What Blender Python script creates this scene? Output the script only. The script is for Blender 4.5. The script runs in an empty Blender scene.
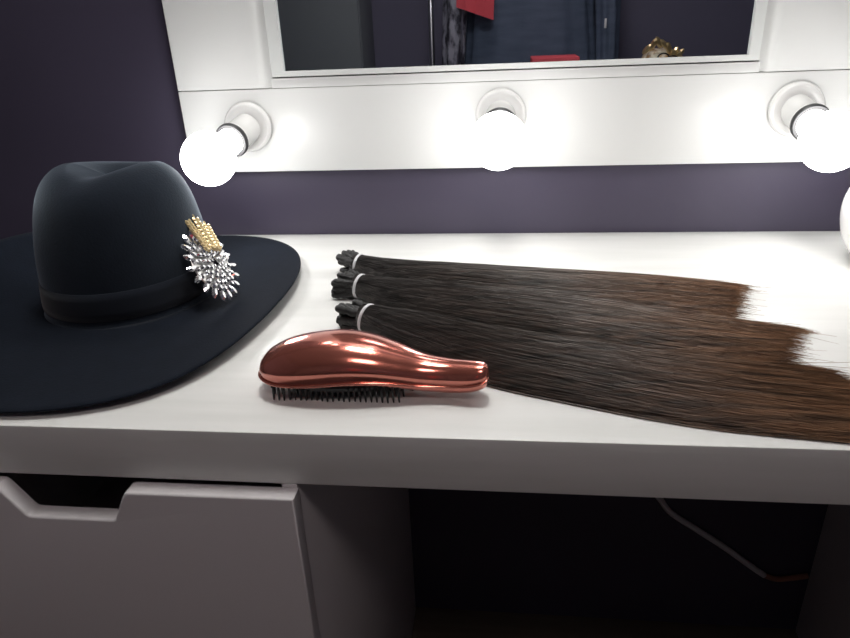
import bpy, bmesh, math, random
from mathutils import Vector, Matrix, noise
random.seed(7)
PI = math.pi
sc = bpy.context.scene
COL = sc.collection
ZO = 0.75          # table top height; everything below is written relative to the table top

# ------------------------------------------------------------------ materials
def mat(name, col, rough=.5, metal=0., sheen=0., coat=0., spec=.5, bump=None, vary=None, emit=None, aniso=0.):
    m = bpy.data.materials.new(name); m.use_nodes = True
    nt = m.node_tree; b = nt.nodes['Principled BSDF']
    b.inputs['Base Color'].default_value = (*col, 1)
    b.inputs['Roughness'].default_value = rough
    b.inputs['Metallic'].default_value = metal
    b.inputs['Specular IOR Level'].default_value = spec
    b.inputs['Sheen Weight'].default_value = sheen
    b.inputs['Coat Weight'].default_value = coat
    b.inputs['Anisotropic'].default_value = aniso
    if emit:
        b.inputs['Emission Color'].default_value = (*emit[0], 1)
        b.inputs['Emission Strength'].default_value = emit[1]
    tc = nt.nodes.new('ShaderNodeTexCoord')
    def noise_node(scale3, sc_, detail=4):
        mp = nt.nodes.new('ShaderNodeMapping'); mp.inputs['Scale'].default_value = scale3
        nt.links.new(tc.outputs['Object'], mp.inputs['Vector'])
        n = nt.nodes.new('ShaderNodeTexNoise'); n.inputs['Scale'].default_value = sc_; n.inputs['Detail'].default_value = detail
        nt.links.new(mp.outputs['Vector'], n.inputs['Vector'])
        return n
    if vary:            # (scale3, scale, colour2, low, high)
        n = noise_node(vary[0], vary[1])
        r = nt.nodes.new('ShaderNodeValToRGB')
        r.color_ramp.elements[0].position = vary[3]; r.color_ramp.elements[1].position = vary[4]
        r.color_ramp.elements[0].color = (*vary[2], 1); r.color_ramp.elements[1].color = (*col, 1)
        nt.links.new(n.outputs['Fac'], r.inputs['Fac']); nt.links.new(r.outputs['Color'], b.inputs['Base Color'])
    if bump:            # (scale3, scale, strength, distance)
        n = noise_node(bump[0], bump[1])
        bp = nt.nodes.new('ShaderNodeBump'); bp.inputs['Strength'].default_value = bump[2]; bp.inputs['Distance'].default_value = bump[3]
        nt.links.new(n.outputs['Fac'], bp.inputs['Height']); nt.links.new(bp.outputs['Normal'], b.inputs['Normal'])
    return m

M = {}
M['white_paint'] = mat('white_paint', (.80, .80, .78), .38, bump=((1, 14, 14), 9, .18, .0012), vary=((1, 9, 9), 5, (.74, .745, .72), .3, .6))
M['white_board'] = mat('white_board', (.80, .81, .80), .35, bump=((1, 12, 12), 8, .15, .001))
M['drawer_paint'] = mat('drawer_paint', (.74, .71, .72), .45, bump=((1, 1, 1), 160, .08, .0005))
M['frame_paint'] = mat('frame_paint', (.74, .76, .75), .35)
M['purple'] = mat('purple', (.072, .062, .100), .5, bump=((1, 1, 1), 120, .15, .001), vary=((1, 1, 1), 3, (.062, .053, .086), .35, .65))
M['dark_wall'] = mat('dark_wall', (.13, .125, .19), .7, bump=((1, 1, 1), 60, .1, .001))
M['floor'] = mat('floor', (.13, .105, .085), .5, bump=((2, 20, 1), 4, .15, .002), vary=((1, 12, 1), 4, (.09, .07, .055), .3, .7))
M['ceiling'] = mat('ceiling', (.35, .34, .34), .8, bump=((1, 1, 1), 50, .1, .001))
M['mirror'] = mat('mirror', (.86, .88, .90), .01, 1.0)
M['bulb'] = mat('bulb', (1, 1, 1), .3, emit=((1.0, .985, .965), 17))
M['plastic'] = mat('plastic', (.82, .82, .81), .25)
M['grey_plastic'] = mat('grey_plastic', (.028, .028, .03), .5)
M['felt'] = mat('felt', (.0075, .0105, .0175), .9, sheen=.05, spec=.06, bump=((1, 1, 1), 420, .35, .0008), vary=((1, 1, 1), 60, (.0060, .0084, .0140), .3, .7))
M['felt_crown'] = mat('felt_crown', (.0085, .0120, .0200), .85, sheen=.38, spec=.08, bump=((1, 1, 1), 420, .35, .0008), vary=((1, 1, 1), 60, (.0070, .0098, .0165), .3, .7))
M['felt_crown'].node_tree.nodes['Principled BSDF'].inputs['Sheen Tint'].default_value = (.72, .85, 1, 1)
M['felt_band'] = mat('felt_band', (.0080, .0112, .0188), .8, sheen=.25, spec=.08, bump=((1, 1, 40), 60, .3, .0005))
M['gold'] = mat('gold', (.85, .68, .38), .28, .85)
M['crystal'] = mat('crystal', (.95, .95, .97), .05, .9)
M['black_stone'] = mat('black_stone', (.01, .01, .012), .1, 0, coat=1)
M['silver'] = mat('silver', (.75, .74, .72), .3, .8)
M['copper'] = mat('copper', (.60, .19, .14), .17, .78, coat=.7)
M['black_plastic'] = mat('black_plastic', (.015, .014, .015), .3)
M['tie'] = mat('tie', (.72, .72, .74), .45, bump=((1, 1, 1), 900, .3, .0003))
M['weft'] = mat('weft', (.009, .0085, .0085), .5, bump=((6, 60, 60), 30, .5, .001))
M['ceramic'] = mat('ceramic', (.82, .81, .80), .18, coat=.5)
M['cable_white'] = mat('cable_white', (.70, .68, .70), .5)
M['cable_brown'] = mat('cable_brown', (.40, .18, .12), .5)
M['chrome'] = mat('chrome', (.55, .55, .58), .3, 1.0)
M['navy_cloth'] = mat('navy_cloth', (.10, .13, .20), .75, bump=((3, 3, 30), 12, .4, .004), vary=((2, 2, 9), 4, (.07, .095, .15), .3, .7))
M['grey_satin'] = mat('grey_satin', (.40, .40, .48), .3, .3, bump=((6, 6, 2), 10, .5, .01), vary=((9, 9, 4), 4, (.05, .05, .07), .42, .58))
M['red_cloth'] = mat('red_cloth', (.75, .09, .12), .7, bump=((20, 3, 3), 8, .3, .003))
M['dark_panel'] = mat('dark_panel', (.16, .18, .20), .5, bump=((1, 1, 1), 40, .05, .001))
M['white_gold'] = mat('white_gold', (.85, .78, .62), .4, .1, vary=((1, 1, 1), 40, (.40, .22, .07), .4, .6))
M['fill_glass'] = mat('fill_glass', (1, 1, 1), .4, emit=((1.0, .88, .86), 13.0))

M['fill_glass_bright'] = mat('fill_glass_bright', (1, 1, 1), .4, emit=((1.0, .99, .95), 36.0))

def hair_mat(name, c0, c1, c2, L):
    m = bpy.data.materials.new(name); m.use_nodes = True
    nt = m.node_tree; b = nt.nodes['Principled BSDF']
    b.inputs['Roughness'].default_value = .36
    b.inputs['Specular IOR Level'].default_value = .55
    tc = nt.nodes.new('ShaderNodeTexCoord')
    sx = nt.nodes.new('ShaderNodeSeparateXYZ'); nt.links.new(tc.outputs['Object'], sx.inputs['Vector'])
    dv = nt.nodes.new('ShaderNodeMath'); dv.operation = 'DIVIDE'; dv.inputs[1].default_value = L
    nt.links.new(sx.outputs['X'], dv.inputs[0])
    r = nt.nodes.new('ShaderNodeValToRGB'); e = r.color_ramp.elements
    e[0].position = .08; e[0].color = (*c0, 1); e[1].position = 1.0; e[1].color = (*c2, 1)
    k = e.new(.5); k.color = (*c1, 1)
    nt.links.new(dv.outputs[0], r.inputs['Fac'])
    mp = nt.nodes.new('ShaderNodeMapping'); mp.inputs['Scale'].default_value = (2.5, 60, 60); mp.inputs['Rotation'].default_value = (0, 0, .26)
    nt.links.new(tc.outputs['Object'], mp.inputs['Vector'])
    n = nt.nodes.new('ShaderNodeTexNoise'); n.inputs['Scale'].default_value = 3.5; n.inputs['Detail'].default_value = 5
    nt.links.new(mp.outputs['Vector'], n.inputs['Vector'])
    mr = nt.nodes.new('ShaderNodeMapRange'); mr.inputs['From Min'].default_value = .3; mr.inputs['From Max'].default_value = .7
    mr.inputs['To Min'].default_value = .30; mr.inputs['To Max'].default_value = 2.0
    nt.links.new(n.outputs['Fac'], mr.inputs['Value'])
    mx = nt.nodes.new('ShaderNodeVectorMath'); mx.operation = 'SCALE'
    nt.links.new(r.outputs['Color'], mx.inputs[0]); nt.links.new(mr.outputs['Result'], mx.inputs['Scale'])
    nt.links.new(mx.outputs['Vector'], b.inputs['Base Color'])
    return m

# ------------------------------------------------------------------ object helpers (table-top coordinates)
BASE = {}
def thing(name, label, cat, at=(0, 0, 0), group=None):
    o = bpy.data.objects.new(name, None); COL.objects.link(o)
    o.empty_display_size = .02
    o.location = (at[0], at[1], at[2] + ZO)
    BASE[o] = Vector(at); o['label'] = label; o['category'] = cat
    if group: o['group'] = group
    return o
def pydata(name, V, F, m, parent=None, base=None, smooth=True, auto=None):
    b = BASE[parent] if parent is not None else Vector(base if base is not None else (0, 0, 0))
    me = bpy.data.meshes.new(name)
    me.from_pydata([(v[0]-b[0], v[1]-b[1], v[2]-b[2]) for v in V], [], F)
    me.update()
    if smooth: me.polygons.foreach_set('use_smooth', [True]*len(me.polygons))
    me.materials.append(M[m] if isinstance(m, str) else m)
    o = bpy.data.objects.new(name, me); COL.objects.link(o)
    if parent is not None:
        o.parent = parent; BASE[o] = b.copy()
    else:
        o.location = (b[0], b[1], b[2]+ZO); BASE[o] = b.copy()
    if auto is not None:
        me.polygons.foreach_set('use_smooth', [True]*len(me.polygons))
        try: me.set_sharp_from_angle(angle=auto)
        except Exception: pass
    return o
def obj(name, bm, m, parent=None, base=None, smooth=False, auto=.6):
    bm.normal_update()
    bm.verts.index_update()
    V = [v.co.copy() for v in bm.verts]; F = [[v.index for v in f.verts] for f in bm.faces]
    bm.free()
    return pydata(name, V, F, m, parent, base, smooth, auto)
def struct(name, bm, m, base=(0, 0, 0)):
    o = obj(name, bm, m, None, base); o['kind'] = 'structure'; return o
def tag(o, label, cat, group=None):
    o['label'] = label; o['category'] = cat
    if group: o['group'] = group
def box(bm, x0, x1, y0, y1, z0, z1, bev=0., seg=2):
    r = bmesh.ops.create_cube(bm, size=1)
    vs = r['verts']
    for v in vs:
        v.co = Vector((x0+(v.co.x+.5)*(x1-x0), y0+(v.co.y+.5)*(y1-y0), z0+(v.co.z+.5)*(z1-z0)))
    if bev > 0:
        es = list({e for v in vs for e in v.link_edges})
        bmesh.ops.bevel(bm, geom=es, offset=bev, segments=seg, affect='EDGES', profile=.5)
    return bm
def bx(*a, **k): return box(bmesh.new(), *a, **k)
def prism(bm, poly, axis, a, b):
    """poly: 2D outline; axis 'y': poly in xz extruded from y=a to y=b"""
    def P(p, t):
        return Vector((p[0], t, p[1])) if axis == 'y' else (Vector((t, p[0], p[1])) if axis == 'x' else Vector((p[0], p[1], t)))
    A = [bm.verts.new(P(p, a)) for p in poly]; B = [bm.verts.new(P(p, b)) for p in poly]
    bm.faces.new(A); bm.faces.new(B[::-1])
    n = len(poly)
    for i in range(n): bm.faces.new((A[i], B[i], B[(i+1) % n], A[(i+1) % n]))
    bmesh.ops.recalc_face_normals(bm, faces=bm.faces)
    return bm
def loft(rings, closed_ends=True):
    V = []; F = []; n = len(rings[0])
    for r in rings: V += [tuple(p) for p in r]
    for i in range(len(rings)-1):
        for j in range(n):
            a = i*n+j; b = i*n+(j+1) % n
            F.append((a, b, b+n, a+n))
    if closed_ends:
        F.append(tuple(range(n-1, -1, -1))); k = (len(rings)-1)*n; F.append(tuple(range(k, k+n)))
    return V, F
def lathe(profile, centre, axis=(0, 0, 1), seg=48, ends=True):
    ax = Vector(axis).normalized(); c = Vector(centre)
    u = ax.orthogonal().normalized(); w = ax.cross(u)
    rings = []
    for r, h in profile:
        rings.append([c + ax*h + (u*math.cos(2*PI*k/seg) + w*math.sin(2*PI*k/seg))*max(r, 1e-5) for k in range(seg)])
    return loft(rings, ends)
def tube(pts, rad, seg=8):
    pts = [Vector(p) for p in pts]; rings = []
    for i, p in enumerate(pts):
        t = (pts[min(i+1, len(pts)-1)] - pts[max(i-1, 0)]).normalized()
        u = t.cross(Vector((0, 0, 1)));  u = u.normalized() if u.length > .05 else Vector((1, 0, 0))
        w = t.cross(u).normalized()
        r = rad[i] if isinstance(rad, (list, tuple)) else rad
        rings.append([p + (u*math.cos(2*PI*k/seg)+w*math.sin(2*PI*k/seg))*r for k in range(seg)])
    return loft(rings)
def merge(parts):
    V = []; F = []
    for v, f in parts:
        o = len(V); V += list(v); F += [tuple(i+o for i in q) for q in f]
    return V, F
def catmull(P, n):
    """P list of tuples sampled evenly, n samples"""
    out = []
    for k in range(n):
        t = k/(n-1)*(len(P)-1); i = min(int(t), len(P)-2); f = t-i
        p0 = P[max(i-1, 0)]; p1 = P[i]; p2 = P[i+1]; p3 = P[min(i+2, len(P)-1)]
        out.append(tuple(.5*((2*b)+(-a+c)*f+(2*a-5*b+4*c-d)*f*f+(-a+3*b-3*c+d)*f**3) for a, b, c, d in zip(p0, p1, p2, p3)))
    return out

# ------------------------------------------------------------------ room
D = .521                     # wall behind the table
ZF = -.75; ZC = 1.75; YR = -2.22; XL = -1.9; XR = 2.1
struct('wall_back', bx(XL, XR, D, D+.1, ZF, ZC), 'purple')
struct('wall_front', bx(XL, XR, YR-.1, YR, ZF, ZC), 'dark_wall')
struct('wall_left', bx(XL-.1, XL, YR, D, ZF, ZC), 'dark_wall')
struct('wall_right', bx(XR, XR+.1, YR, D, ZF, ZC), 'dark_wall')
struct('floor', bx(XL, XR, YR, D, ZF-.1, ZF), 'floor')
struct('ceiling', bx(XL, XR, YR, D, ZC, ZC+.1), 'ceiling')

# ------------------------------------------------------------------ table
T = .0482
top = bx(-.575, .565, 0, D-.001, -T, 0, bev=.0016)
t = thing('dressing_table', 'white painted dressing table top with thick front edge, standing against the purple wall', 'table', (0, .25, -T))
obj('tabletop', top, 'white_paint', t)
obj('side_panel', bx(.530, .552, .012, D-.003, ZF, -T, bev=.001), 'drawer_paint', t)

# drawer unit
t = thing('drawer_cabinet', 'white drawer cabinet under the left half of the dressing table', 'cabinet', (-.356, .25, ZF))
bm = bmesh.new()
XA, XB, TH = -.552, -.162, .0125
box(bm, XB-TH, XB, 0, D-.004, ZF, -T-.0002, bev=.0008)
box(bm, XA, XA+TH, 0, D-.004, ZF, -T-.0002, bev=.0008)
box(bm, XA+TH, XB-TH, .02, D-.004, ZF+.05, ZF+.065)
box(bm, XA+TH, XB-TH, D-.012, D-.004, ZF+.065, -T-.0002)
box(bm, XA+TH, XB-TH, .03, .04, ZF, ZF+.05)
obj('cabinet_body', bm, 'drawer_paint', t)
def cut_panel(zt, zb):
    cx = -.3405
    pts = [(XA+.003, zt), (-.4125, zt), (-.4095, zt-.0025), (-.3940, zt-.0265), (-.3915, zt-.0285), (-.3885, zt-.0290),
           (-.3175, zt-.0290), (-.3150, zt-.0280), (-.3135, zt-.025), (-.3040, zt-.006), (-.3010, zt-.0015), (-.2975, zt), (XB+.0015, zt), (XB+.0015, zb), (XA+.003, zb)]
    bm = bmesh.new(); prism(bm, pts, 'y', -.0150, .0005-.001)
    es = [e for e in bm.edges if abs(e.verts[0].co.y+.015) < 1e-5 and abs(e.verts[1].co.y+.015) < 1e-5]
    bmesh.ops.bevel(bm, geom=es, offset=.0022, segments=3, affect='EDGES', profile=.5)
    return bm
zt = -.0510
for i in range(3):
    zb = zt-.226
    dr = obj('drawer', cut_panel(zt, zb), 'drawer_paint', t)
    bm = bmesh.new()
    y0, y1, x0, x1, s0, s1 = .0, .45, XA+TH+.004, XB-TH-.004, zb+.012, zt-.04
    box(bm, x0, x0+.01, y0, y1, s0, s1); box(bm, x1-.01, x1, y0, y1, s0, s1)
    box(bm, x0+.01, x1-.01, y1-.01, y1, s0, s1); box(bm, x0+.01, x1-.01, y0, y1-.01, s0, s0+.006)
    obj('drawer_box', bm, 'drawer_paint', dr)
    zt = zb-.004

# ------------------------------------------------------------------ vanity mirror
YB = .4961
vm = thing('vanity_mirror', 'white framed vanity mirror with wide lamp board, hung on the purple wall above the table', 'mirror', (0, D, .099))
ZT = 1.0
x0, x1, zb, zs = -.442, .447, .099, .2098
def bevelboard(poly_front, yf, yb): pass
bm = bmesh.new()
box(bm, x0, x1, YB, D-.001, zb, zs-.0006, bev=.0012)                       # bottom board with lamps
obj('lamp_board', bm, 'white_board', vm)
for a, b, s in ((x0, -.309, 1), (.3098, x1, -1)):                          # side boards, bevelled towards the glass
    ins = b if s > 0 else a
    bm = bmesh.new()
    if s > 0: pl = [(a, D-.001), (a, YB+.001), (a+.001, YB), (b-.019, YB), (b-.012, YB-.0006), (b-.008, YB+.0015), (b, YB+.006), (b, D-.001)]
    else: pl = [(b, D-.001), (b, YB+.001), (b-.001, YB), (a+.019, YB), (a+.012, YB-.0006), (a+.008, YB+.0015), (a, YB+.006), (a, D-.001)]
    prism(bm, pl, 'z', zs+.0004, ZT)
    obj('side_board', bm, 'white_board', vm)
bm = bmesh.new()
pl = [(D-.001, zs), (YB+.0003, zs), (YB+.0008, zs+.007), (YB+.0015, .2218), (D-.001, .2218)]
prism(bm, pl, 'x', -.309, .3098)
obj('sill_strip', bm, 'white_board', vm)
# inner frame around the glass, mitred
FY0 = YB-.001
bm = bmesh.new()
oX0, oX1, iX0, iX1, oZ, iZ = -.3066, .3074, -.2906, .2952, .2238, .2303
def bar(q):  # quad outline in xz
    prism(bm, q, 'y', FY0, D-.002)
bar([(oX0, oZ), (oX1, oZ), (iX1, iZ), (iX0, iZ)])
bar([(oX0, oZ), (iX0, iZ), (iX0, .78), (oX0, .786)])
bar([(oX1, oZ), (oX1, .786), (iX1, .78), (iX1, iZ)])
bar([(oX0, .786), (iX0, .78), (iX1, .78), (oX1, .786)])
obj('mirror_frame', bm, 'frame_paint', vm)
bm = bx(-.309, .3098, YB, D-.001, .7865, ZT, bev=.001); obj('top_board', bm, 'white_board', vm)
obj('mirror_glass', bx(iX0-.002, iX1+.002, YB+.0035, YB+.007, iZ-.001, .781), 'mirror', vm)

# ------------------------------------------------------------------ lamps on the board
def vanity_light(base, globe, label):
    b = Vector(base); g = Vector(globe); ax = (g-b).normalized()
    t = thing('vanity_light', label, 'lamp', base, 'globe lamps along the bottom of the mirror')
    V, F = lathe([(.0, 0), (.0322, 0), (.0330, .003), (.0326, .0060), (.0305, .0085), (.0285, .0088), (.0275, .0080), (.0215, .0078), (.001, .0078)], b-Vector((0, .0002, 0)), (0, -1, 0), 64)
    obj_ = pydata('mounting_plate', V, F, 'plastic', t, auto=.7)
    n = (g-b).length
    V, F = lathe([(.0, .004), (.0195, .004), (.0200, .038), (.0208, .0395), (.0208, .044), (.0188, .0446), (.0180, .040), (.0, .040)], b, ax, 48)
    pydata('lamp_socket', V, F, 'plastic', t, auto=.7)
    V, F = lathe([(.0188, .0442), (.0216, .0442), (.0226, .0458), (.0226, .0500), (.0214, .0520), (.0172, .0520), (.0172, .047)], b, ax, 48, ends=False)
    pydata('socket_ring', V, F, 'grey_plastic', t, auto=.7)
    R = .0338
    prof = [(.0, .043), (.0165, .043), (.0172, .052)]
    h0 = n - math.sqrt(max(R*R-.0185**2, 0))
    prof += [(.0175, max(h0-.004, .054))]
    for k in range(1, 20):
        a = math.acos(max(-1, min(1, -(n-h0)/R))) ;  th = a*(1-k/19)
        prof.append((R*math.sin(th), n + R*math.cos(th)))
    V, F = lathe(prof, b, ax, 48)
    pydata('globe_bulb', V, F, 'bulb', t)
vanity_light((-.349, YB, .1610), (-.3670, .392, .1375), 'round glowing globe lamp at the left end of the mirror board, behind the hat')
for _x in (-.3725, .3725):  # unseen side lamps, added to brighten the table from above
    vanity_light((_x, YB, .640), (_x, .392, .635), 'added unseen fill globe lamp halfway up the %s side board of the mirror' % ('left' if _x < 0 else 'right'))
for _x, _n in ((-.3725, 'left end'), (0, 'middle'), (.3725, 'right end')):  # unseen top row, added for more light on the table top
    vanity_light((_x, YB, .935), (_x, .392, .930), 'added unseen fill globe lamp at the %s of the board above the mirror glass' % _n)
vanity_light((-.005, YB, .1680), (-.0070, .392, .1510), 'round glowing globe lamp in the middle of the mirror board, above the hair')
vanity_light((.3600, YB, .1650), (.3640, .392, .1425), 'round glowing globe lamp at the right end of the mirror board')

# ------------------------------------------------------------------ hat
HC = Vector((-.412, .250, 0))
hat = thing('fedora_hat', 'dark navy wide brimmed felt hat with jewelled brooch lying on the white table', 'hat', (HC.x, HC.y, 0))
AX, AY = .1725, .2410
def brim_pt(th, r):            # r 0..1 from crown foot to rim
    c, s = math.cos(th), math.sin(th)
    ex = 2/(2.15 + .50*max(0, -s)*max(0, c)*2)
    X = AX*math.copysign(abs(c)**ex, c); Y = AY*math.copysign(abs(s)**ex, s)
    cx0, cy0 = .088*c, .098*s
    x = cx0+(X-cx0)*r; y = cy0+(Y-cy0)*r
    lf = max(0, -c)
    x = cx0+(X-cx0)*r*(1+.22*lf)
    z = .012 + .050*lf**1.5*r*r + .004*math.cos(2*th)*r*r*1.0 + .0035*math.exp(-((r-.0)/.12)**2) - .003*math.sin(PI*r)
    return x, y, z
N = 128; rings = []
K = 26
for k in range(K+1):
    r = k/K; rings.append([HC+Vector(brim_pt(2*PI*j/N, r)) for j in range(N)])
x = []
for dz, sh in ((-.0006, 1.004), (-.0018, 1.004), (-.0025, 1.0)):
    rings.append([Vector((HC.x+(p.x-HC.x)*sh, HC.y+(p.y-HC.y)*sh, p.z+dz)) for p in rings[K]])
for k in range(K-1, -1, -1):
    rings.append([p-Vector((0, 0, .0025)) for p in rings[k]])
V, F = loft(rings, False); nn = len(rings)-1
for j in range(N): F.append((nn*N+j, nn*N+(j+1) % N, (j+1) % N, j))
pydata('brim', V, F, 'felt', hat)
# crown: fillet foot, side, rounded top with a soft crease
prof = [(1.05, .0128), (1.03, .0145), (1.012, .0190), (1.000, .0260), (.985, .042), (.960, .065), (.925, .090), (.880, .113), (.825, .131), (.75, .1450), (.66, .1545), (.56, .1605), (.45, .1625), (.33, .1615), (.20, .1595), (.10, .1585), (.004, .1583)]
PR = catmull(prof, 70); rings = []
for (r, z) in PR:
    ring = []
    for j in range(96):
        th = 2*PI*j/96; c, s = math.cos(th), math.sin(th)
        x = (.088+.003*min(1, max(0, (z-.03)/.06)))*r*c; y = .098*r*s
        k = max(0, (z-.07)/.09)
        fr = max(0, -s); y *= 1.0; x -= .004
        pinch = 1-.16*k*fr**2*abs(c)**.5*1.2
        zz = z
        if z > .12:                      # teardrop dent along the middle
            zz -= .009*math.exp(-(x/.026)**2)*math.exp(-((y+.01)/.062)**4)*min(1, (z-.12)/.03)
        zz += -.006*k*max(0, s)
        ring.append(HC+Vector((x*pinch, y, zz)))
    rings.append(ring)
V, F = loft(rings, False); k = (len(rings)-1)*96; F.append(tuple(range(k, k+96)))
pydata('crown', V, F, 'felt_crown', hat)
rings = []
for (r, z) in ((1.002, .0215), (1.010, .0222), (1.0065, .030), (.9935, .042), (.9810, .0500), (.974, .0503), (.965, .050)):
    rings.append([HC+Vector((.0895*r*math.cos(2*PI*j/96)-.004, .0985*r*math.sin(2*PI*j/96), z)) for j in range(96)])
V, F = loft(rings, False); pydata('hat_band', V, F, 'felt_band', hat)

# brooch
n = Vector((.915, -.12, .50)).normalized()
a = Vector((.573, -.20, -.78)); a = (a-n*a.dot(n)).normalized(); b = n.cross(a)
if b.z < 0: b = -b
BC = Vector((-.3145, .2375, .0525))
def P(u, v, h=0.): return BC + a*u*1.13 + b*v*.95 + n*h
br = None
V, F = lathe([(.0, -.001), (.028, -.001), (.029, .0), (.028, .001), (.0, .0012)], BC, n, 32)
br = pydata('brooch', V, F, 'silver', hat, auto=.6); br['label'] = 'silver brooch of clear crystals with golden wheat ears'
def marquise(c, d, up, L, W, H):
    d = d.normalized(); s = up.cross(d).normalized(); V = []; F = []
    out = []; nseg = 12
    for k in range(nseg):
        th = 2*PI*k/nseg; cc, ss = math.cos(th), math.sin(th)
        out.append(c + d*(L/2*math.copysign(abs(cc)**.8, cc)) + s*(W/2*math.copysign(abs(ss)**1.5, ss)))
    mid = [c+(p-c)*.55+up*H for p in out]; bot = [p-up*H*.5 for p in out]
    return loft([bot, out, mid])
def gem(u, v, du, dv, L, W, H, m='crystal', nm='crystal', h=.0015):
    c = P(u, v, h); d = a*du+b*dv
    V, F = marquise(c, d, n, L, W, H)
    o = pydata(nm, V, F, m, br, smooth=False); return o
cnt = 0
def ringgems(R, num, L, W, H, h, skip=None, off=0., ec=1.0):
    for k in range(num):
        th = 2*PI*(k+off)/num
        if skip and skip(th): continue
        c, s = math.cos(th), math.sin(th)
        jit = random.uniform(-.0008, .0008)
        gem((R+jit)*c*ec, (R+jit)*s, c+random.uniform(-.12, .12), s+random.uniform(-.12, .12), L, W, H, h=h+random.uniform(-.0006, .0006))
ringgems(.0330, 19, .0150, .0068, .0026, .0008)
ringgems(.0262, 22, .0085, .0056, .0024, .0026, off=.5)
ringgems(.0205, 20, .0070, .0052, .0024, .0040)
ringgems(.0152, 15, .0064, .0052, .0024, .0052, off=.5)
ringgems(.0102, 10, .0060, .0052, .0022, .0060)
ringgems(.0062, 6, .0044, .0042, .0018, .0062)
gem(.0, .0, 1, .2, .0085, .0075, .003, 'black_stone', 'black_stone', .0072)
# three wheat ears of gold
def ear(u0, v0, du, dv, Lh, nm='wheat_ear'):
    d = Vector((du, dv)).normalized(); pr = Vector((-d.y, d.x)); parts = []
    pts = [P(u0+d.x*Lh*k/6, v0+d.y*Lh*k/6, .0095-.0010*k) for k in range(7)]
    parts.append(tube(pts, .0006, 6))
    for k in range(8):
        f = (k+1)/8.6
        for sgn in (-1, 1):
            cc = Vector((u0, v0)) + d*Lh*f + pr*sgn*.0021
            dirv = d*1.0 + pr*sgn*.55
            parts.append(marquise(P(cc.x, cc.y, .0100-.005*f), a*dirv.x+b*dirv.y, n, .0092, .0042, .0018))
    cc = Vector((u0, v0))+d*Lh*1.06
    parts.append(marquise(P(cc.x, cc.y, .004), a*d.x+b*d.y, n, .007, .0024, .0011))
    V, F = merge(parts); o = pydata(nm, V, F, 'gold', br, smooth=False); o['label'] = 'golden wheat ear'
ear(-.010, -.006, -1, -.10, .036)
ear(-.010, .003, -1, .06, .036)
ear(-.008, -.014, -1, -.26, .030)

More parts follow.
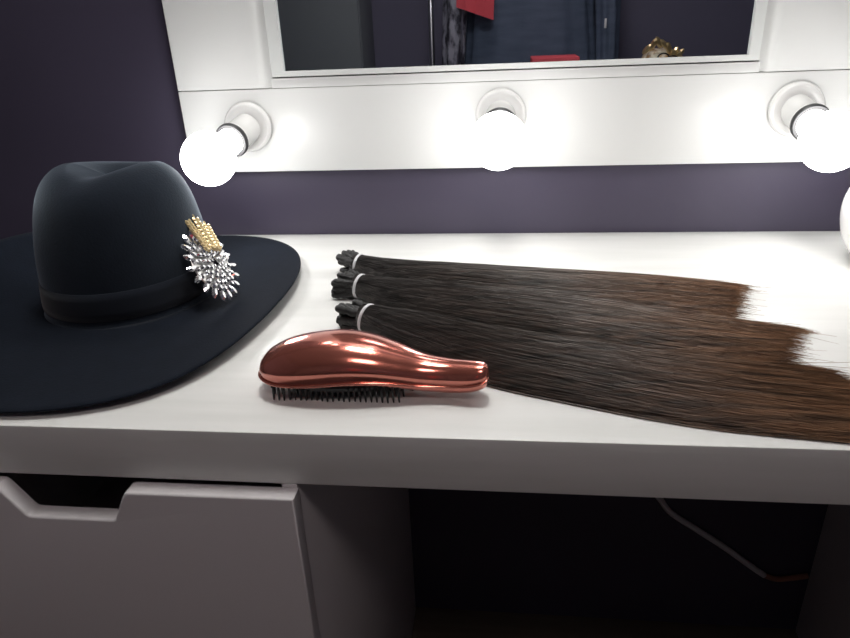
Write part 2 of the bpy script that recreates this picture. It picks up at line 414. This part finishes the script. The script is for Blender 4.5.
# ------------------------------------------------------------------ hair bundles
def bundle(label, ctrl, strands, seed, zlift, colmat, tip, core=.90):
    """ctrl: (x, y, halfwidth, height) evenly spaced along the bundle"""
    rnd = random.Random(seed)
    C = catmull(ctrl, 40)
    p0 = Vector((C[0][0], C[0][1], 0)); pe = Vector((C[-1][0], C[-1][1], 0))
    t = thing('hair_bundle', label, 'hair extension', (p0.x, p0.y, 0), 'bundles of straight hair lying on the table')
    cum = [0]
    for i in range(1, 40): cum.append(cum[-1]+math.hypot(C[i][0]-C[i-1][0], C[i][1]-C[i-1][1]))
    L = cum[-1]
    def frame(s):          # s in 0..1+ -> centre, perp, hw, h
        if s <= 1:
            f = s*39; i = min(int(f), 38); f -= i
            q = [C[i][k]*(1-f)+C[i+1][k]*f for k in range(4)]
            d = Vector((C[i+1][0]-C[i][0], C[i+1][1]-C[i][1]))
        else:
            d = Vector((C[39][0]-C[37][0], C[39][1]-C[37][1])).normalized()
            q = [C[39][0]+d.x*(s-1)*L, C[39][1]+d.y*(s-1)*L, C[39][2], C[39][3]*max(.25, 1-(s-1)*5)]
        d.normalize()
        return q, Vector((-d.y, d.x))
    # dense core
    rings = []
    for k in range(36):
        s = k/35*core
        q, pr = frame(s)
        ring = []
        tap = 1 if s < .72 else max(.2, 1-(s-.72)*4.4)
        for j in range(28):
            th = 2*PI*j/28
            y = q[2]*(.93 if s > .16 else .78)*math.cos(th); zz = math.sin(th)
            z = .0012+zlift + q[3]*.92*tap*(abs(zz)**.85 if zz > 0 else 0)
            if s < .12: z = .0012+zlift + q[3]*(.5+.38*zz)
            ring.append((q[0]+pr.x*y, q[1]+pr.y*y, z))
        rings.append(ring)
    parts = [loft(rings)]
    # strands
    clumps = [(rnd.uniform(-1, 1), rnd.uniform(.25, .75), rnd.gauss(0, .009)) for _ in range(46)]
    V = []; F = []
    V, F = list(parts[0][0]), list(parts[0][1])
    nseg = 26
    for _ in range(strands):
        u = rnd.uniform(-1, 1); cl = min(clumps, key=lambda c: abs(c[0]-u)); 
        lay = rnd.random()**.45
        a1 = rnd.uniform(0, 6.28); a2 = rnd.uniform(0, 6.28); f1 = rnd.uniform(2, 5)
        amp = rnd.uniform(.0002, .0016)
        L1 = tip(u) * (1 - max(-.03, min(.06, rnd.gauss(0.006, .017))) + cl[2])
        wild = rnd.random() < .035; far = rnd.random() < .2
        if wild: L1 = tip(u)*rnd.uniform(1.0, 1.09 if far else 1.05); amp *= 2.5
        dv = rnd.uniform(-1, 1)*((.022 if far else .009) if wild else .002)
        rad = rnd.uniform(.00022, .00042)
        base = len(V)
        u2 = u + (cl[0]-u)*cl[1]*.7
        ucr = u + rnd.uniform(-.35, .35)            # strands cross a little on their way
        for k in range(nseg):
            g = k/(nseg-1); s = g*L1
            q, pr = frame(s)
            w = u*(1-g)+ (u2 if g > .5 else u)*g if False else u + (ucr-u)*math.sin(PI*min(g*1.1, 1))*.35 + (u2-u)*max(0, g-.45)*1.5
            w = max(-1.02, min(1.02, w))
            y = w*q[2] + amp*math.sin(f1*g*6.28*.5+a1)*(0.2+g) + dv*max(0, g-.7)**2*11
            hh = math.sqrt(max(0, 1-min(1, abs(w))**2.2))
            if s < .12:
                blend = s/.12
                zr = q[3]*.5*(1+hh*(2*lay-1)) ; z1 = q[3]*hh*lay
                z = zr*(1-blend)+z1*blend
            else:
                z = q[3]*hh*lay
            z += .0012 + zlift + .0005*math.sin(f1*g*5+a2)*(1 if z > .001 else 0)
            z = max(z, .0006)
            x_ = q[0]+pr.x*y; y_ = q[1]+pr.y*y
            rr = rad*(1 if g < .85 else max(.25, 1-(g-.85)*5))
            V.append((x_+pr.x*rr, y_+pr.y*rr, z)); V.append((x_-pr.x*rr*.5, y_-pr.y*rr*.5, z+rr*.87)); V.append((x_-pr.x*rr*.5, y_-pr.y*rr*.5, z-rr*.87))
        for k in range(nseg-1):
            o = base+3*k
            F += [(o, o+1, o+4, o+3), (o+1, o+2, o+5, o+4), (o+2, o, o+3, o+5)]
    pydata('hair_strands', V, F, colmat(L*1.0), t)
    return t, frame
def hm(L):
    return hair_mat('brown_hair', (.040, .035, .033), (.060, .036, .025), (.26, .145, .080), L)  # dark roots to brown tips, backlit glow and highlights painted into the tip colour
def weft(t, tiept, d0, L, wid, hgt, seed):
    """black sewn weft folded into many thin flat layers behind the tie, fanning out along d0"""
    rnd = random.Random(seed); parts = []
    d0 = Vector((d0[0], d0[1], 0)).normalized(); pr = Vector((-d0.y, d0.x, 0))
    for k in range(34):
        v = rnd.uniform(-1, 1); h = rnd.uniform(-1, 1)
        Lk = L*rnd.uniform(.80, 1.04)*(1-.18*abs(v)); r = rnd.uniform(.0028, .0044)
        p0 = Vector((tiept[0], tiept[1], hgt*.5)) - d0*.007 + pr*v*.009 + Vector((0, 0, h*.0075))
        p1 = Vector((tiept[0], tiept[1], hgt*.5)) + d0*Lk + pr*v*wid + Vector((0, 0, h*(hgt*.5-.002)))
        pts = [p0.lerp(p1, q/9)+pr*.0008*math.sin(q*1.7+k)+Vector((0, 0, .0006*math.sin(q*2.3+k))) for q in range(10)]
        d = (p1-p0).normalized(); rr = [r]*10
        pts += [p1+d*r*.5, p1+d*r*.8]; rr += [r*.8, r*.3]
        parts.append(tube(pts, rr, 8))
    V, F = merge(parts)
    V = [(v[0], v[1], max(v[2], .0006)) for v in V]
    o = pydata('weft_end', V, F, 'weft', t); o['label'] = 'black folded weft end'
def tie(t, c, ang, ry, rz, tilt=.0):
    V = []; F = []; n1, n2 = 40, 8; parts = []
    for off in (0., .0016):
        V = []; F = []
        for i in range(n1):
            th = 2*PI*i/n1
            for j in range(n2):
                ph = 2*PI*j/n2; r = .00095
                yy = (ry+r*math.cos(ph))*math.cos(th); zz = (rz+r*math.cos(ph))*math.sin(th); xx = r*math.sin(ph)+off+tilt*zz
                V.append((c[0]+xx*math.cos(ang)-yy*math.sin(ang), c[1]+xx*math.sin(ang)+yy*math.cos(ang), c[2]+zz))
        for i in range(n1):
            for j in range(n2):
                F.append((i*n2+j, ((i+1) % n1)*n2+j, ((i+1) % n1)*n2+(j+1) % n2, i*n2+(j+1) % n2))
        parts.append((V, F))
    V, F = merge(parts)
    o = pydata('hair_tie', V, F, 'tie', t); o['label'] = 'thin white tie around the hair'

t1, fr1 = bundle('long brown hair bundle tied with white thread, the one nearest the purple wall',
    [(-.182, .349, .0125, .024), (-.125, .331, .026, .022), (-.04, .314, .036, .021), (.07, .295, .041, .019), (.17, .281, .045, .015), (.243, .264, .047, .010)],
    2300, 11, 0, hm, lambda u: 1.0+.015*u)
tie(t1, (-.1775, .3480, .0130), -.30, .0138, .0128, .1)
weft(t1, (-.182, .3495), (-.80, .70), .024, .013, .026, 1)
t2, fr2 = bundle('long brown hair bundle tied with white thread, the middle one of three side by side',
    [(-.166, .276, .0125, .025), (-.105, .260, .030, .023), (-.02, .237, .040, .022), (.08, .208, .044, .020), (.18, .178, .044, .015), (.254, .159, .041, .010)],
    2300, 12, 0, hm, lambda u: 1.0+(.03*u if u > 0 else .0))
tie(t2, (-.1615, .2745, .0135), -.32, .0142, .0132, .1)
weft(t2, (-.166, .2765), (-.95, .38), .023, .018, .025, 2)
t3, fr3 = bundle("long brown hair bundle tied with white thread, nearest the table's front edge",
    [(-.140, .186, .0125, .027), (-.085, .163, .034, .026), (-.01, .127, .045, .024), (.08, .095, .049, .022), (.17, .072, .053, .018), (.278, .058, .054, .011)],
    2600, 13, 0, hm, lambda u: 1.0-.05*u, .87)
tie(t3, (-.1355, .1840, .0145), -.42, .0150, .0142, .1)
weft(t3, (-.140, .1875), (-.93, .45), .026, .015, .026, 3)

# ------------------------------------------------------------------ hairbrush
hb = thing('hairbrush', 'shiny copper red detangling hairbrush with black bristles lying in front of the hair', 'hairbrush', (-.13, .072, 0))
S = [(-.2068, .076, .006, .0150, .0175, .0200), (-.2035, .0755, .0165, .0125, .0172, .0275), (-.195, .0745, .0250, .0105, .0168, .0350), (-.180, .0735, .0305, .0098, .0168, .0425),
     (-.155, .073, .0335, .0110, .0190, .0485), (-.130, .073, .0330, .0128, .0212, .0500), (-.105, .072, .0295, .0125, .0212, .0460), (-.085, .070, .0245, .0095, .0190, .0400),
     (-.065, .067, .0185, .0060, .0160, .0340), (-.045, .064, .0150, .0050, .0155, .0318), (-.028, .0605, .0134, .0070, .0170, .0322), (-.0170, .0585, .0112, .0105, .0195, .0325), (-.0125, .0577, .0075, .0140, .0215, .0315), (-.0108, .0573, .0025, .0190, .0235, .0280)]
SS = []
xs = [s[0] for s in S]
# resample by x, cubic
def interp(x):
    for i in range(len(S)-1):
        if x <= S[i+1][0] or i == len(S)-2: break
    f = (x-S[i][0])/(S[i+1][0]-S[i][0])
    p0 = S[max(i-1, 0)]; p1 = S[i]; p2 = S[i+1]; p3 = S[min(i+2, len(S)-1)]
    out = []
    for k in range(1, 6):
        m1 = (p2[k]-p0[k])/(p2[0]-p0[0]) if i > 0 else (p2[k]-p1[k])/(p2[0]-p1[0])
        m2 = (p3[k]-p1[k])/(p3[0]-p1[0]) if i < len(S)-2 else (p2[k]-p1[k])/(p2[0]-p1[0])
        h = p2[0]-p1[0]
        out.append((2*f**3-3*f*f+1)*p1[k]+(f**3-2*f*f+f)*h*m1+(-2*f**3+3*f*f)*p2[k]+(f**3-f*f)*h*m2)
    return (x, *out)
xx = []
for i in range(len(S)-1):
    kk = 6
    for j in range(kk): xx.append(S[i][0]+(S[i+1][0]-S[i][0])*j/kk)
xx.append(S[-1][0])
rings = []; rings2 = []
NR = 56
for x in xx:
    _, yc, hw, zb, zm, zt = interp(x)
    ring = []
    for j in range(NR):
        th = 2*PI*j/NR; c, s = math.cos(th), math.sin(th)
        y = yc + hw*math.copysign(abs(c)**.85, c)
        if s >= 0: z = zm + (zt-zm)*abs(s)**1.05
        else: z = zm - (zm-zb)*abs(s)**.7; 
        if s < 0: y = yc + (y-yc)*(1-.10*abs(s))
        elif s < .30: y = yc + (y-yc)*.94
        ring.append((x, y, z))
    rings.append(ring)
V, F = loft(rings)
shell = pydata('brush_shell', V, F, 'copper', hb)
md = shell.modifiers.new('sub', 'SUBSURF'); md.levels = 1; md.render_levels = 1
# raised rim seam running round the head and handle
seam = []
for x in xx[2:-4]:
    _, yc, hw, zb, zm, zt = interp(x); seam.append((x, yc-hw*1.004, zm-.0005))
for x in reversed(xx[2:-4]):
    _, yc, hw, zb, zm, zt = interp(x); seam.append((x, yc+hw*1.004, zm-.0005))
seam.append(seam[0])
V, F = tube(seam, .0011, 8); pydata('seam_trim', V, F, 'copper', hb)
# black cushion under the head
rings = []
for dz, sc_ in ((.0, 1.), (-.005, .98), (-.0072, .9)):
    ring = []
    for j in range(40):
        th = 2*PI*j/40
        ring.append((-.1385+.060*sc_*math.cos(th), .0728+.0265*sc_*math.sin(th), .0150+dz))
    rings.append(ring)
V, F = loft(rings); pydata('bristle_base', V, F, 'black_plastic', hb)
V, F = lathe([(.0012, .0), (.0011, .008), (.0008, .0145), (.0006, .0158)], (0, 0, .0), (0, 0, -1), 8)
proto = None; num = 0
rows = 6
for r in range(rows):
    yy = -.0235+.0094*r
    half = .058*math.sqrt(max(0, 1-(yy/.030)**2))*1.02 + .002
    nb = 24 if r == 0 else (18 if r == 1 else 14)
    half = max(half, .052 if r == 0 else 0)
    for k in range(nb):
        x = -.1365 + (-half + 2*half*k/(nb-1))
        dx = (x+.1365)*.06+random.uniform(-.0006, .0006)
        p = Vector((x, .0722+yy*1.02+random.uniform(-.0005, .0005), .0160))
        if proto is None:
            proto = pydata('bristle', [(v[0]+BASE[hb].x, v[1]+BASE[hb].y, v[2]) for v in V], F, 'black_plastic', hb)
            o = proto
        else:
            o = proto.copy(); COL.objects.link(o)
        o.location = p-Vector((BASE[hb].x, BASE[hb].y, 0)); o.rotation_euler = (random.uniform(-.04, .04), (x+.1365)*-1.2, 0)
        num += 1

# ------------------------------------------------------------------ white pot on the right
PC = (.4700, .375, 0)
pr_ = catmull([(.048, .001), (.060, .008), (.072, .025), (.079, .047), (.080, .070), (.073, .094), (.062, .110), (.057, .120)], 40)
V, F = lathe([(.0, .0)]+pr_+[(.053, .121), (.055, .110), (.068, .092), (.075, .068), (.070, .035), (.045, .010), (.0, .008)], PC, (0, 0, 1), 96)
o = pydata('white_pot', V, F, 'ceramic', None, base=PC); tag(o, 'rounded glossy white pot on the table at the right edge of the photo', 'pot')

# ------------------------------------------------------------------ cable under the table
pts = [(.215, D-.006, -.395), (.240, D-.006, -.430), (.2629, D-.006, -.461), (.2855, D-.006, -.4914), (.33, D-.006, -.524), (.38, D-.006, -.560), (.43, D-.006, -.600), (.455, D-.006, -.619), (.475, D-.006, -.626), (.500, D-.006, -.622), (.526, D-.006, -.615)]
cb = thing('power_cable', 'pale cable running along the dark wall under the dressing table', 'cable', (.215, D-.006, -.626))
V, F = tube(catmull(pts[:8], 40), .0052, 10); pydata('cable_sheath', V, F, 'cable_white', cb)
V, F = tube(catmull(pts[7:], 16), .0048, 10); o = pydata('cable_tail', V, F, 'cable_brown', cb); o['label'] = 'reddish brown end of the cable'

# ------------------------------------------------------------------ what the mirror sees, behind the camera
# tall wardrobe panel
t = thing('wardrobe', 'dark grey wardrobe seen in the mirror at the left', 'wardrobe', (-1.15, YR+.2, ZF))
obj('wardrobe_body', bx(-1.62, -.664, YR+.012, YR+.33, ZF, 1.25, bev=.004), 'dark_panel', t)
obj('wardrobe_door', bx(-1.138, -.668, YR+.332, YR+.35, ZF+.06, 1.24, bev=.003), 'dark_panel', t)
obj('wardrobe_door', bx(-1.616, -1.142, YR+.332, YR+.35, ZF+.06, 1.24, bev=.003), 'dark_panel', t)
for xk in (-1.165, -1.115):
    V, F = tube([(xk, YR+.351, .1), (xk, YR+.372, .1), (xk, YR+.372, .22), (xk, YR+.351, .22)], .005, 8); pydata('handle', V, F, 'chrome', t)
# clothes rail
ry = -1.80
t = thing('clothes_rail', 'metal clothes rail with thin grey upright, seen in the mirror', 'clothes rail', (.2, ry, ZF))
for xk in (-.327, 1.38):
    V, F = tube([(xk, ry, ZF+.03), (xk, ry, .88)], .0115, 14); pydata('upright', V, F, 'chrome', t)
    V, F = tube([(xk, ry-.22, ZF+.02), (xk, ry, ZF+.03), (xk, ry+.22, ZF+.02)], .014, 12); pydata('foot', V, F, 'chrome', t)
V, F = tube([(-.36, ry, .88), (1.41, ry, .88)], .012, 14); pydata('top_rail', V, F, 'chrome', t)
# coat on a hanger
def cloth_tube(path, rx, ryy, folds, amp, seg=60):
    """vertical soft loft; path of (x, y, z), rx/ryy lists"""
    rings = []
    for i, (x, y, z) in enumerate(path):
        ring = []
        for j in range(seg):
            th = 2*PI*j/seg
            k = 1+amp*math.sin(folds*th+.8*math.sin(z*9))*min(1, i/3)
            ring.append((x+rx[i]*k*math.cos(th), y+ryy[i]*k*math.sin(th), z))
        rings.append(ring)
    return loft(rings)
ct = thing('coat', 'dark navy coat with shiny grey sleeve, hanging on the rail in the mirror', 'coat', (.09, ry, -.25))
zz = [.82, .80, .75, .65, .5, .35, .2, .05, -.1, -.25]
V, F = cloth_tube([(.10, ry, z) for z in zz], [.05, .12, .21, .235, .25, .265, .28, .295, .31, .32], [.05, .06, .08, .095, .10, .10, .105, .11, .115, .12], 13, .05)
pydata('coat_body', V, F, 'navy_cloth', ct)
sp = [(-.10, .76), (-.14, .70), (-.175, .60), (-.20, .45), (-.215, .32), (-.222, .2), (-.228, .1), (-.232, .0)]
V, F = cloth_tube([(x, ry+.07, z) for x, z in sp], [.05, .06, .06, .055, .05, .048, .046, .044], [.06, .065, .06, .055, .05, .05, .045, .045], 7, .10)
o = pydata('sleeve', V, F, 'grey_satin', ct); o['label'] = 'shiny grey sleeve'
sp = [(.33, .76), (.37, .70), (.40, .60), (.42, .45), (.43, .32), (.435, .2), (.44, .1), (.44, .0)]
V, F = cloth_tube([(x, ry+.03, z) for x, z in sp], [.05, .06, .06, .055, .05, .048, .046, .044], [.06, .065, .06, .055, .05, .05, .045, .045], 7, .08)
pydata('sleeve', V, F, 'navy_cloth', ct)
obj('zip_pull', bx(.413, .422, ry+.088, ry+.093, .225, .262, bev=.001), 'tie', ct)
V, F = tube([(.1, ry, .90), (.13, ry, .905), (.125, ry, .875), (.10, ry, .86), (.10, ry, .815)], .003, 8); pydata('hanger_hook', V, F, 'chrome', ct)
# red scarf over the coat: a folded strip with a slanting end
bm = bmesh.new()
rows_ = []
for k in range(15):
    z = .84-(.84-.33)*k/14; row = []
    for j in range(9):
        x = -.205+.155*j/8 + .02*(1-k/14)
        zz_ = z-(.055*j/8)*(k/14); y = ry+.135+.008*math.sin(j*1.7+k*.3)-.02*(1 if False else 0)
        row.append(bm.verts.new((x, y, zz_)))
    rows_.append(row)
for k in range(14):
    for j in range(8): bm.faces.new((rows_[k][j], rows_[k][j+1], rows_[k+1][j+1], rows_[k+1][j]))
g = bmesh.ops.extrude_face_region(bm, geom=list(bm.faces))
for v in [e for e in g['geom'] if isinstance(e, bmesh.types.BMVert)]: v.co.y += .010
bmesh.ops.recalc_face_normals(bm, faces=bm.faces)
o = obj('scarf', bm, 'red_cloth', None, (-.12, ry+.14, .30)); tag(o, 'red scarf draped over the navy coat, seen in the mirror', 'scarf')
# low sideboard with a red box and a headpiece
sy = -1.48
t = thing('sideboard', 'dark low sideboard below the coats, reflected at the bottom of the mirror', 'sideboard', (.48, sy, ZF))
obj('sideboard_top', bx(.0, .98, sy-.13, sy+.13, -.015, .005, bev=.003), 'dark_panel', t)
obj('sideboard_body', bx(.02, .96, sy-.12, sy+.12, ZF+.04, -.015, bev=.003), 'dark_panel', t)
for a_, b_ in ((.025, .335), (.34, .645), (.65, .955)):
    obj('sideboard_door', bx(a_, b_, sy+.121, sy+.135, ZF+.06, -.025, bev=.002), 'dark_panel', t)
t = thing('red_box', 'red lidded box standing on the sideboard, seen in the mirror', 'box', (.195, sy, .005))
obj('box_body', bx(.108, .282, sy-.08, sy+.08, .005, .100, bev=.003), 'red_cloth', t)
obj('box_lid', bx(.103, .287, sy-.085, sy+.085, .100, .134, bev=.004), 'red_cloth', t)
t = thing('headpiece', 'cream and gold ornamented headpiece on the sideboard, seen in the mirror', 'headpiece', (.62, sy, .005))
rings = []
for k in range(16):
    f = k/15; z = .005+.145*math.sin(f*PI/2); r = .095*math.cos(f*PI/2)**.7+.002
    rings.append([(.635+r*1.05*(1+.06*math.sin(5*th+f*4))*math.cos(th)-.04*f, sy+r*.8*(1+.06*math.sin(6*th))*math.sin(th), z) for th in [2*PI*j/40 for j in range(40)]])
V, F = loft(rings); pydata('cap', V, F, 'white_gold', t)
parts = []
for k in range(7):
    c = Vector((.545+.02*k, sy+.05, .150+.022*math.sin(k*.8)))
    parts.append(marquise(c, Vector((math.cos(k*1.1), .2, 1)), Vector((0, 1, 0)), .05, .022, .008))
V, F = merge(parts); o = pydata('gold_leaves', V, F, 'gold', t, smooth=False); o['label'] = 'gold leaf trim'
parts = []
for k in range(2):
    cx_, cz_ = .60+.035*k, .120-.01*k
    parts.append(tube([(cx_+.02*math.cos(a_), sy+.083, cz_+.014*math.sin(a_)) for a_ in [2*PI*j/16 for j in range(17)]], .003, 6))
V, F = merge(parts); pydata('wire_ring', V, F, 'black_plastic', t)

# unseen ceiling lamps, added to brighten the room and the table top
def ceiling_fill_lamp(x, y, r, glass, label):
    t = thing('ceiling_fill_lamp', label, 'lamp', (x, y, ZC))
    k = r/.25
    V, F = lathe([(.0, 0), (.24*k, 0), (.25*k, .01), (.25*k, .03), (.235*k, .035), (.235*k, .012), (.0, .012)], (x, y, ZC-.0005), (0, 0, -1), 48); pydata('fill_lamp_base', V, F, 'plastic', t, auto=.6)
    V, F = lathe([(.0, .012), (.232*k, .012), (.232*k, .034), (.18*k, .050), (.10*k, .058), (.0, .06)], (x, y, ZC-.001), (0, 0, -1), 48); pydata('fill_lamp_shade', V, F, glass, t)
ceiling_fill_lamp(.1, -1.15, .25, 'fill_glass', 'added unseen fill lamp on the ceiling mid-room, flat, round, dim and warm')
ceiling_fill_lamp(-.05, .27, .22, 'fill_glass_bright', 'added unseen bright round fill lamp on the ceiling above the dressing table')

# ------------------------------------------------------------------ world, camera, view
w = bpy.data.worlds.new('World'); sc.world = w; w.use_nodes = True
w.node_tree.nodes['Background'].inputs['Color'].default_value = (.5, .5, .6, 1)
w.node_tree.nodes['Background'].inputs['Strength'].default_value = .02

cam = bpy.data.cameras.new('camera'); co = bpy.data.objects.new('camera', cam); COL.objects.link(co)
r = Vector((0.99317131, 0.10950739, -0.04023528)); u = Vector((-0.00836762, 0.41085351, 0.91166297)); f = Vector((-0.11636464, 0.90510084, -0.40896423))
mw = Matrix(((r.x, u.x, -f.x, 0.0), (r.y, u.y, -f.y, -0.41352487), (r.z, u.z, -f.z, 0.2841649+ZO), (0, 0, 0, 1)))
co.matrix_world = mw
cam.sensor_width = 36; cam.sensor_fit = 'HORIZONTAL'; cam.lens = 36*665.1415/850; cam.clip_start = .01
sc.camera = co
vs = sc.view_settings
vs.view_transform = 'Standard'; vs.look = 'None'; vs.gamma = 1; vs.use_curve_mapping = False; vs.exposure = 0.0
sc.cycles.use_denoising = True
sc.cycles.max_bounces = 10
sc.cycles.sample_clamp_indirect = 6
